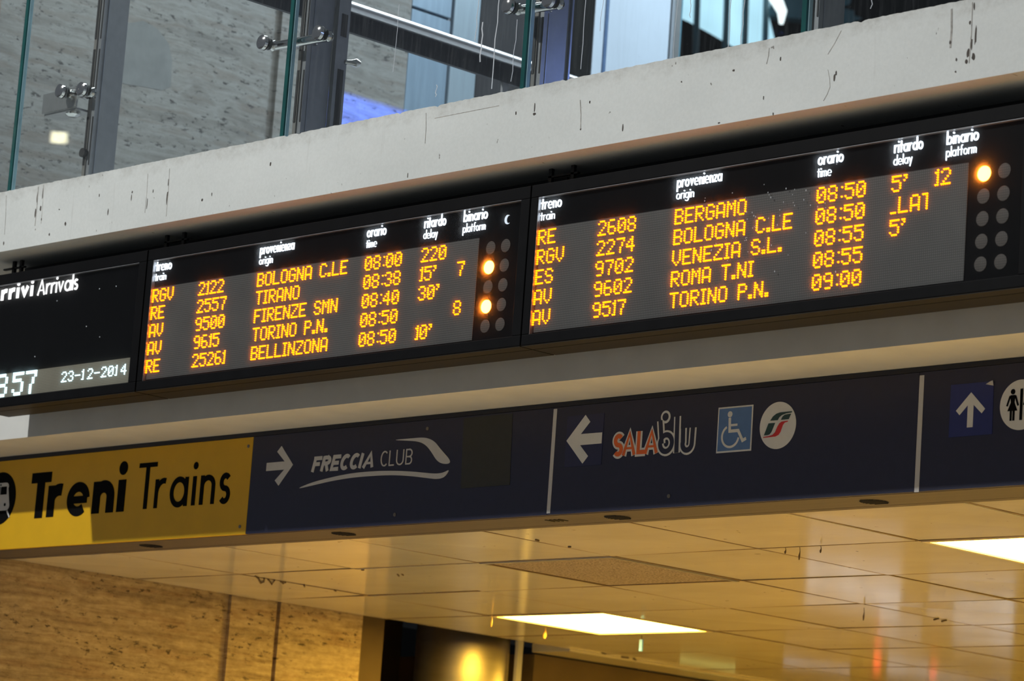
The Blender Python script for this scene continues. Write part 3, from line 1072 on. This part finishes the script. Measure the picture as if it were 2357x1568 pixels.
# yellow panel
t = sign('direction_sign', -18.60, -15.444, M['yellow'], 'yellow sign reading Treni Trains in black with a train pictogram')
MB().ngon(-18.118, 4.310, .182, F1, F2, 56).build('pictogram_disc', M['black'], t)
q = MB()
q.prism([(-18.20, 4.225), (-18.035, 4.225)] + arc(-18.035, 4.26, .036, .036, -90, 0, 6) + [(-18.030, 4.38)] + arc(-18.055, 4.385, .030, .032, 0, 90, 6)
        + [(-18.180, 4.417)] + arc(-18.180, 4.385, .030, .032, 90, 180, 6) + [(-18.236, 4.26)], Fa, Fb)
q.ribbon([(-18.02, 4.222), (-17.985, 4.175)], .012, Fa, Fb).ribbon([(-18.215, 4.222), (-18.25, 4.175)], .012, Fa, Fb)
tr = q.build('train_pictogram', M['pale'], t)
q = MB().prism([(-18.195, 4.335), (-18.120, 4.335), (-18.120, 4.390), (-18.190, 4.390)], Fc, Fd)
q.prism([(-18.112, 4.335), (-18.040, 4.335), (-18.046, 4.390), (-18.112, 4.390)], Fc, Fd)
q.ngon(-18.185, 4.265, .011, Fc, Fd, 14).ngon(-18.050, 4.265, .011, Fc, Fd, 14).ngon(-18.117, 4.403, .007, Fc, Fd, 12)
q.build('train_windows', M['black'], tr)
q = MB()
q.ribbon([(-17.654, 4.155), (-17.654, 4.465)], .088, F1, F2).ribbon([(-17.766, 4.430), (-17.542, 4.430)], .070, F1, F2)
letters(q, 'reni', -17.566, -16.712, 4.157, .212, .385, F1, F2, gap=.155, hx=.33)
q.build('sign_word', M['black'], t)['label'] = 'bold black word Treni'
q = MB()
q.ribbon([(-16.490, 4.163), (-16.490, 4.466)], .040, F1, F2).ribbon([(-16.585, 4.451), (-16.395, 4.451)], .030, F1, F2)
letters(q, 'rains', -16.400, -15.628, 4.163, .188, .195, F1, F2, gap=.235, hx=.17)
q.build('sign_word', M['black'], t)['label'] = 'thin black word Trains'
screw(t, -15.485, 4.513)
screw(t, -15.501, 4.006)

# FRECCIA CLUB
t = sign('direction_sign', -15.442, -12.786, M['navy'], 'navy sign reading FRECCIA CLUB with a white swoosh and right arrow')
MB().prism([(-15.160, 4.495), (-15.038, 4.371), (-15.160, 4.247), (-15.199, 4.281), (-15.117, 4.345), (-15.291, 4.345), (-15.291, 4.396), (-15.119, 4.396), (-15.199, 4.461)], F1, F2).build('arrow', M['pale'], t)
q = MB()
letters(q, 'FRECCIA', -14.862, -14.288, 4.314, .0615, .34, F1, F2, gap=.10, slant=.28, hx=.26)
q.build('sign_word', M['pale'], t)['label'] = 'bold italic word FRECCIA'
q = MB()
letters(q, 'CLUB', -14.228, -13.948, 4.313, .063, .13, F1, F2, gap=.26)
q.build('sign_word', M['pale'], t)['label'] = 'thin word CLUB'
q = MB()


def smooth(pts, it=2):
    for _ in range(it):
        o = []
        for i in range(len(pts)):
            a, b_ = pts[i], pts[(i + 1) % len(pts)]
            o += [(a[0] * .75 + b_[0] * .25, a[1] * .75 + b_[1] * .25), (a[0] * .25 + b_[0] * .75, a[1] * .25 + b_[1] * .75)]
        pts = o
    return pts


q.prism(smooth([(-14.145, 4.469), (-13.969, 4.468), (-13.878, 4.468), (-13.820, 4.460), (-13.759, 4.435), (-13.717, 4.397), (-13.662, 4.354), (-13.627, 4.326), (-13.614, 4.306), (-13.630, 4.297), (-13.668, 4.298), (-13.707, 4.308), (-13.742, 4.331), (-13.778, 4.370), (-13.820, 4.408), (-13.862, 4.432), (-13.915, 4.447), (-13.993, 4.456)]), F1, F2)
q.prism(smooth([(-14.995, 4.215), (-14.853, 4.249), (-14.690, 4.270), (-14.516, 4.286), (-14.342, 4.290), (-14.143, 4.285), (-13.946, 4.269), (-13.816, 4.253), (-13.725, 4.243), (-13.662, 4.247), (-13.615, 4.264), (-13.642, 4.229), (-13.672, 4.215), (-13.722, 4.211), (-13.813, 4.223), (-13.943, 4.241), (-14.114, 4.257), (-14.286, 4.261), (-14.473, 4.261), (-14.661, 4.250), (-14.823, 4.233)]), F1, F2)
q.build('swoosh', M['pale'], t)
MB().prism([(-13.525, 4.560), (-13.118, 4.560), (-13.100, 4.145), (-13.508, 4.145)], F1, F2).build('cover_film', M['patch'], t)
screw(t, -13.834, 4.518)
screw(t, -14.064, 4.017)

# SALA BLU, wheelchair, railway mark
t = sign('direction_sign', -12.784, -10.158, M['navy'], 'navy sign reading SALA BLU with left arrow, wheelchair square and round emblem')
MB().prism([(-12.784, 3.966), (-12.757, 3.966), (-12.757, 4.562), (-12.784, 4.562)], F1, F2).build('divider', M['pale'], t)
MB().prism([(-12.668, 4.222), (-12.38, 4.222), (-12.38, 4.512), (-12.668, 4.512)], F1, F2).build('arrow_patch', M['dimblue'], t)
MB().prism([(-12.663, 4.372), (-12.525, 4.511), (-12.485, 4.470), (-12.553, 4.404), (-12.386, 4.403), (-12.386, 4.341), (-12.553, 4.341), (-12.485, 4.275), (-12.525, 4.235)], Fa, Fb).build('arrow', M['white'], t)
GS, wS = .0875, .30


def sala(mb, y0, y1, grow):
    letters(mb, 'S', -12.290, -12.218, 4.258, GS, .34, y0, y1, grow=grow)
    letters(mb, 'A', -12.224, -12.118, 4.262, GS, .27, y0, y1, grow=grow)
    letters(mb, 'L', -12.112, -12.048, 4.262, GS, .30, y0, y1, grow=grow)
    letters(mb, 'A', -12.058, -11.950, 4.262, GS, .27, y0, y1, grow=grow)


def blu(mb, y0, y1, w_):
    mb.ribbon(arc(-11.893, 4.312, .044, .046, 0, 360, 30), w_, y0, y1, closed=True)
    mb.ribbon([(-11.925, 4.310), (-11.945, 4.440)], w_, y0, y1)
    mb.ngon(-11.909, 4.458, w_ * .62 + .004, y0, y1, 20)
    mb.ribbon([(-11.812, 4.254), (-11.820, 4.455)], w_, y0, y1)
    mb.ribbon([(-11.772, 4.386), (-11.768, 4.310)] + arc(-11.736, 4.300, .034, .036, 180, 360, 14) + [(-11.700, 4.386)], w_, y0, y1)


q = MB()
sala(q, F1, F2, .022)
blu(q, F1, F2, .051)
q.build('word_outline', M['white'], t)['label'] = 'white outline around the SALA BLU lettering'
q = MB()
sala(q, Fa, Fb, -.002)
q.build('sign_word', M['orange'], t)['label'] = 'orange word SALA'
q = MB()
blu(q, Fa, Fb, .029)
q.build('sign_word', M['navy'], t)['label'] = 'navy word BLU'
ws = MB().prism([(-11.521, 4.234), (-11.271, 4.234), (-11.273, 4.482), (-11.522, 4.482)], F1, F2).build('wheelchair_square', M['white'], t)
MB().prism([(-11.512, 4.243), (-11.280, 4.243), (-11.282, 4.473), (-11.513, 4.473)], Fa, Fb).build('square_field', M['skyblue'], ws)
q = MB()
q.ngon(-11.433, 4.440, .0165, Fc, Fd, 22)
q.ribbon([(-11.433, 4.421), (-11.429, 4.348), (-11.368, 4.348), (-11.333, 4.292), (-11.309, 4.302)], .017, Fc, Fd)
q.ribbon([(-11.431, 4.380), (-11.376, 4.380)], .012, Fc, Fd)
q.ribbon(arc(-11.422, 4.320, .060, .058, 118, 350, 30), .012, Fc, Fd)
q.build('wheelchair_pictogram', M['white'], ws)
em = MB().ngon(-11.0925, 4.358, .126, F1, F2, 56).build('round_emblem', M['white'], t)
q = MB()
q.prism([(-11.146, 4.386), (-11.128, 4.408), (-11.105, 4.421), (-11.080, 4.426), (-10.998, 4.427), (-10.999, 4.421), (-11.040, 4.418), (-11.068, 4.411), (-11.085, 4.400), (-11.094, 4.386)], Fa, Fb)
q.prism([(-11.071, 4.386), (-11.062, 4.402), (-11.046, 4.412), (-11.003, 4.415), (-11.018, 4.386)], Fa, Fb)
q.prism([(-11.185, 4.310), (-11.157, 4.372), (-11.112, 4.372), (-11.134, 4.325), (-11.146, 4.313), (-11.160, 4.310)], Fa, Fb)
q.build('emblem_green', M['green'], em)
q = MB().prism([(-11.189, 4.301), (-11.150, 4.304), (-11.125, 4.309), (-11.108, 4.322), (-11.093, 4.352), (-11.081, 4.368), (-11.066, 4.376), (-11.022, 4.378), (-11.024, 4.373), (-11.044, 4.370), (-11.056, 4.358), (-11.070, 4.322), (-11.084, 4.306), (-11.105, 4.299), (-11.189, 4.297)], Fa, Fb)
q.build('emblem_red', M['red'], em)
screw(t, -11.850, 4.019)

# toilets sign
t = sign('direction_sign', -10.156, -7.62, M['navy'], 'navy sign with white up arrow and round toilet pictogram at right edge')
MB().prism([(-10.154, 3.955), (-10.125, 3.955), (-10.125, 4.553), (-10.154, 4.553)], F1, F2).build('divider', M['pale'], t)
pt = MB().prism([(-9.951, 4.222), (-9.681, 4.222), (-9.684, 4.466), (-9.706, 4.489), (-9.951, 4.489)], F1, F2).build('arrow_patch', M['blue'], t)
MB().add([(-9.706, F1, 4.489), (-9.684, F1, 4.466), (-9.724, F1 - .012, 4.474), (-9.681, F1 - .012, 4.490)], [(0, 2, 1), (0, 1, 3)]).build('curled_corner', M['pale'], pt)
MB().prism([(-9.820, 4.442), (-9.729, 4.353), (-9.750, 4.331), (-9.802, 4.378), (-9.802, 4.265), (-9.838, 4.265), (-9.838, 4.378), (-9.888, 4.331), (-9.911, 4.354)], Fa, Fb).build('arrow', M['white'], t)
dc = MB().ngon(-9.513, 4.358, .126, F1, F2, 56).build('pictogram_disc', M['white'], t)
q = MB()


def person(mb, cx, skirt):
    mb.ngon(cx, 4.426, .0135, Fa, Fb, 18)
    mb.prism([(cx - .016, 4.409), (cx + .016, 4.409), (cx + (.011 if skirt else .017), 4.372), (cx + (.030 if skirt else .017), 4.330), (cx - (.030 if skirt else .017), 4.330), (cx - (.011 if skirt else .017), 4.372)], Fa, Fb)
    for sg in (-1, 1):
        mb.ribbon([(cx + sg * .016, 4.405), (cx + sg * .034, 4.355)], .010, Fa, Fb)
        mb.ribbon([(cx + sg * .0085, 4.332), (cx + sg * .0085, 4.281)], .012, Fa, Fb)


person(q, -9.561, True)
person(q, -9.458, False)
q.prism([(-9.516, 4.281), (-9.500, 4.281), (-9.500, 4.438), (-9.516, 4.438)], Fa, Fb)
q.build('toilet_pictogram', M['black'], dc)

# ------------------------------------------------------------------ balustrade
PX = (-16.42, -14.335, -12.310, -10.310)
WHERE = ('left end, near the steel bracket plate', 'above the left display, carrying the chrome spider clamp', 'lit bluish, at the end of the steel handrail',
         'at the upper right, before the bright far windows')
for n, x in enumerate(PX):
    t = thing('balustrade_post', 'grey steel balustrade post ' + WHERE[n], 'post', (x, 11.85, 6.08), 'steel posts behind the glass balustrade')
    zt_ = 7.9
    MB().box((x - .035, 11.752, 6.08), (x, 11.9475, zt_)).build('post_web', M['steel'], t)
    MB().box((x - .062, 11.742, 6.08), (x - .034, 11.80, zt_)).build('front_flange', M['gasket_pale'], t)
    s_ = MB()
    for z0_, z1_ in ((6.28, 6.60), (6.72, 7.05), (7.12, 7.88)):
        s_.box((x - .058, 11.738, z0_), (x - .040, 11.744, z1_)).box((x - .012, 11.748, z0_), (x - .004, 11.754, z1_))
    s_.build('slot_gasket', M['gasket'], t)
    MB().box((x + .0005, 11.785, 6.08), (x + .004, 11.791, zt_)).build('edge_bead', M['bead'], t)
    if n == 2:
        MB().box((x - .03, 11.949, 6.08), (x + .016, 11.962, zt_)).build('rear_flange', M['bead'], t)
    if n == 0:
        MB().ngon(x - .05, 6.36, .030, 11.72, 11.745, 18).build('lock_knob', M['gasket'], t)

# second post of the returning balustrade, right behind post two
t = thing('balustrade_post', 'slim grey post with a round knob, right behind the chrome spider clamp', 'post', (-14.30, 12.0, 6.08), 'steel posts behind the glass balustrade')
MB().box((-14.335, 11.948, 6.08), (-14.300, 12.04, 7.9)).build('post_web', M['steel'], t)
s_ = MB()
for z0_, z1_ in ((6.12, 6.655), (6.86, 7.0)):
    s_.box((-14.3005, 11.975, z0_), (-14.297, 12.02, z1_))
s_.build('slot_gasket', M['gasket'], t)
m = MB()
m.tube([(-14.30, 12.03, 6.71), (-14.28, 12.06, 6.71), (-14.26, 12.085, 6.71), (-14.245, 12.105, 6.71)], [.014, .018, .030, .012], 14)
m.build('knob', M['chrome'], t, True)

YP0, YP1 = 11.590, 11.615
JX = (-20.2, -17.035, -14.285, -12.257, -10.245, -7.9)
GL = ('far left glass pane of the balustrade, ending at the dark double edge', 'large glass pane of the balustrade before the travertine wall, with a lamp reflection',
      'glass pane of the balustrade before the steel handrail', 'glass pane of the balustrade before the white cladding and bright windows',
      'glass pane of the balustrade at the upper right corner')
for n in range(5):
    xa, xb = JX[n] + .008, JX[n + 1] - .006
    t = thing('balustrade_glass', GL[n], 'glass pane', ((xa + xb) / 2, YP0, 6.10), 'glass panes of the balustrade')
    MB().box((xa + .004, YP0, 6.10), (xb - .030, YP1, 7.9)).build('pane', M['glass'], t)
    MB().box((xb - .030, YP0, 6.10), (xb, YP1 + .002, 7.9)).build('edge', M['edge'], t)
    MB().box((xa, YP0 + .002, 6.10), (xa + .0035, YP1 + .002, 7.9)).build('pale_edge', M['edge_pale'] if n else M['edge'], t)
    ST = {2: [(-12.52, 6.18, 6.75, .007), (-12.68, 6.48, 6.74, .005), (-12.63, 6.35, 6.58, .009), (-12.97, 6.2, 6.27, .005), (-13.35, 6.4, 6.8, .003), (-12.36, 6.2, 6.55, .004)],
          3: [(-11.83, 6.19, 6.62, .004), (-11.70, 6.38, 6.62, .003), (-11.15, 6.13, 6.55, .003), (-10.68, 6.13, 6.5, .004), (-10.77, 6.12, 6.4, .004), (-11.05, 6.35, 6.45, .003)],
          4: [(-9.83, 6.2, 6.33, .004), (-9.78, 6.24, 6.27, .006)]}.get(n, [])
    for x, z0_, z1_, wd in ST:
        pts = [(x + random.uniform(-.006, .006) + (z1_ - z0_) * .004 * k, z0_ + (z1_ - z0_) * k / 6) for k in range(7)]
        MB().ribbon(pts, wd, YP0 - .0015, YP0 - .0005).build('dried_drip', M['drip'], t)


def clamp(n, x, z, left, right, plate, label):
    """two-armed point fixing on a post: arm, puck and cap per pane, and a boss on the post"""
    t_ = thing('glass_clamp', label, 'clamp', (x, 11.74, z), 'chrome clamps holding the balustrade glass')
    bz = z + .0
    m_ = MB()
    m_.tube([(x + left, 11.665, z + .01), (x + right, 11.665, z - .01)], [.026, .030], 16)
    m_.build('arm', M['chrome'], t_, True)
    m_ = MB()
    m_.tube([(x + .0, 11.665, z), (x - .025, 11.715, z)], [.030, .026], 14)
    m_.build('boss', M['chrome'], t_, True)
    for dx, on in ((left, True), (right, True)):
        m_ = MB()
        zz = z + (.01 if dx < 0 else -.01) * 1
        m_.tube([(x + dx, 11.672, zz), (x + dx, 11.655, zz), (x + dx, 11.640, zz), (x + dx, 11.622, zz)], [.022, .034, .026, .036], 18)
        m_.build('puck', M['chrome'], t_, True)
        m_ = MB()
        m_.tube([(x + dx, 11.589, zz), (x + dx, 11.580, zz)], .046, 20)
        m_.build('rubber_ring', M['gasket'], t_, True)
        m_ = MB()
        m_.tube([(x + dx, 11.581, zz), (x + dx, 11.560, zz), (x + dx, 11.552, zz), (x + dx, 11.550, zz)], [.046, .044, .028, .010], 20)
        m_.build('cap', M['chrome'], t_, True)
    if plate:
        MB().box((x - .40, 11.645, z - .085), (x - .03, 11.658, z + .045)).build('bracket_plate', M['plate'], t_)
        MB().box((x - .39, 11.66, z - .10), (x - .04, 11.79, z - .086)).build('bracket_shelf', M['plate'], t_)
        m_ = MB()
        m_.tube([(x + left - .02, 11.70, z - .10), (x + left - .02, 11.70, z - .115), (x + left - .02, 11.70, z - .13)], [.045, .05, .03], 18)
        m_.build('nut', M['chrome'], t_, True)


clamp(0, -16.45, 6.735, -.11, .12, True, 'chrome clamp with a steel bracket plate on the leftmost post')
clamp(1, -14.20, 6.745, -.335, .175, False, 'two-armed chrome spider clamp on the second post, over the green glass edge')
clamp(2, -12.215, 6.625, -.20, .12, False, 'chrome clamp on the bluish post, partly hidden by the green glass edge')

t = thing('handrail', 'satin steel handrail running back from the second post, bright along its top', 'handrail', (-14.9, 14, 7.26))
m = MB()
m.tube([(-14.9, 11.70, 7.285), (-14.9, 17.0, 7.285)], .036, 28)
m.build('rail_tube', M['rail'], t, True)
MB().box((-14.93, 11.70, 7.125), (-14.90, 17.0, 7.252)).build('rail_band', M['railband'], t)
MB().box((-14.925, 13.9, 6.08), (-14.905, 13.95, 7.13)).box((-14.925, 16.9, 6.08), (-14.905, 16.95, 7.13)).build('rail_support', M['steel'], t)


# ------------------------------------------------------------------ cladding of the gallery side, in a row behind the travertine wall
def clad(y0, y1, mat, label, x=-18.5, z0=6.08, z1=13, name='gallery_cladding', cat='wall panel'):
    o = MB().box((x - .25, y0, z0), (x, y1, z1)).build(name, mat)
    bevel(o, .006)
    return tag(o, label, cat, 'cladding panels behind the travertine wall' if name == 'gallery_cladding' else None)


clad(16.205, 16.63, M['clad'], 'blue-grey cladding panel next to the travertine wall, above the joint line', z0=8.835)
clad(16.205, 16.63, M['clad'], 'blue-grey cladding panel next to the travertine wall, below the joint line', z1=8.815)
clad(16.66, 16.945, M['clad_pale'], 'narrow pale cladding panel behind the handrail, left of the grey stone')
tag(MB().box((-18.8, 16.63, 6.08), (-18.53, 16.66, 13)).build('joint_profile', M['steel']), 'dark vertical joint between the blue-grey and the pale cladding panel', 'joint')
clad(16.95, 18.0, M['stone'], 'dark grey stone panel behind the green glass edge and bluish post')
clad(18.0, 18.245, M['charcoal'], 'black panel right of the bluish post')
clad(18.25, 18.37, M['clad_white'], 'narrow white cladding panel left of the blue joint')
tag(MB().box((-18.7, 18.37, 6.08), (-18.49, 18.405, 13)).build('joint_profile', M['joint']), 'blue vertical joint between the two white cladding panels', 'joint')
clad(18.41, 19.16, M['clad_white'], 'broad bright white cladding panel right of the blue joint')
tag(MB().box((-18.75, 19.17, 6.08), (-18.46, 19.25, 13)).build('steel_profile', M['plate']), 'slim steel profile at the right end of the white cladding', 'profile')
tag(MB().box((-18.75, 19.26, 6.08), (-18.55, 19.36, 13)).build('window_frame', M['teal']), 'teal frame strip right of the slim steel pillar', 'frame')


# far glazing, well out of focus
def far(px, py, X=-30.0):
    d = RIGHT * ((px - 1178.5) / FPX) + DOWN * ((py - 784) / FPX) + FWD
    p = CAM + d * (X / d.x)
    return (p.y, p.z)


def far_poly(mb, pts, x0=-30.0, x1=-30.15):
    q_ = [far(*p, X=-30.0) for p in pts]
    n = len(q_)
    vs = [(x0, y, z) for y, z in q_] + [(x1, y, z) for y, z in q_]
    fs = [tuple(range(n)), tuple(range(2 * n - 1, n - 1, -1))] + [((i + 1) % n, i, n + i, n + (i + 1) % n) for i in range(n)]
    return mb.add(vs, fs)


win = MB()
far_poly(win, [(1560, -60), (1790, -60), (1768, 30), (1795, 140), (1750, 130), (1650, 72), (1602, 46), (1588, 40), (1560, 46)])
o = struct(win, 'window_1', M['window'], 'bright cool lit window wall far behind the glass', 'window')
ml = MB()
for px in (1592, 1660, 1704, 1751):
    a, b_ = far(px + 3, -60), far(px - 4, 150)
    ml.tube([(-29.9, a[0], a[1]), (-29.9, b_[0], b_[1])], .045, 8)
ml.build('mullions', M['mullion'], o)
m = MB()
m.tube([(-29.7, *far(1725, -25)), (-29.7, *far(1750, 5)), (-29.7, *far(1764, 35)), (-29.7, *far(1762, 62))], [.07, .09, .07, .03], 14)
tag(m.build('curved_canopy', M['lit_white'], None, True), 'white glowing curved shape before the far lit windows', 'canopy')
m = MB()
far_poly(m, [(1770, -40), (1990, 20), (1990, 52), (1778, 28)], -30.2, -30.5)
tag(m.build('teal_beam', M['teal'], None), 'pale teal beam sloping behind the upper right post', 'beam')
struct(MB().box((-34, 20, 5), (-33.5, 60, 26)), 'wall_far', M['charcoal'], 'dark wall behind the far lit windows', 'wall')
struct(MB().box((-33.5, 45, 5), (6, 45.4, 20)), 'wall_gallery', M['charcoal'], 'dark back wall of the gallery', 'wall')
far_m = MB()
far_poly(far_m, [(1944, -10), (1960, -10), (1958, 8), (1950, 12)], -30, -30.1)
far_poly(far_m, [(1944, 28), (1985, 42), (1950, 55)], -30, -30.1)
tag(far_m.build('lit_sign', M['teal']), 'small pale lit panel just right of the upper right post', 'panel')

# ------------------------------------------------------------------ outside the frame: hall lamp, and glow panels added for the tiles to mirror
t = thing('hall_lamp', 'four-tube fluorescent lamp of the hall, mirrored in the balustrade glass', 'lamp', (-37.42, -3, 12.5))
for k in range(4):
    m = MB()
    cx, cy = -37.48 + .040 * k, -2.94 - .041 * k
    m.tube([(cx, cy, 12.46), (cx, cy, 12.62)], .018, 10)
    m.build('tube', M['hall_tube'], t, True)
t = thing('shop_front', 'lit shop front with red spots on the brown wall, mirrored in the ceiling', 'shop front', (-18.94, 23.3, 0))
for y0_, y1_, z0_, z1_ in ((21.85, 23.15, 2.76, 2.96), (23.60, 24.9, 2.80, 2.88), (24.0, 24.9, 2.98, 3.10), (22.9, 23.5, 3.13, 3.20)):
    MB().box((-18.945, y0_, z0_), (-18.92, y1_, z1_)).build('shop_window', M['shop'], t)
for y0_, y1_, zz in ((23.05, 23.62, 3.52), (23.05, 24.9, 3.60), (21.6, 22.5, 3.68)):
    MB().box((-18.945, y0_, zz), (-18.925, y1_, zz + .022)).build('strip_light', M['shop'], t)
for y, z in ((22.86, 3.585), (22.84, 3.52), (23.68, 3.565)):
    MB().box((-18.945, y, z), (-18.925, y + .08, z + .014)).build('red_spot', M['shop_red'], t)
tag(MB().box((-18.946, 20.25, 3.80), (-18.93, 20.95, 3.87)).build('lit_sign', M['litsign']), 'yellow-green lit sign on the brown wall, right of the steel column', 'sign')
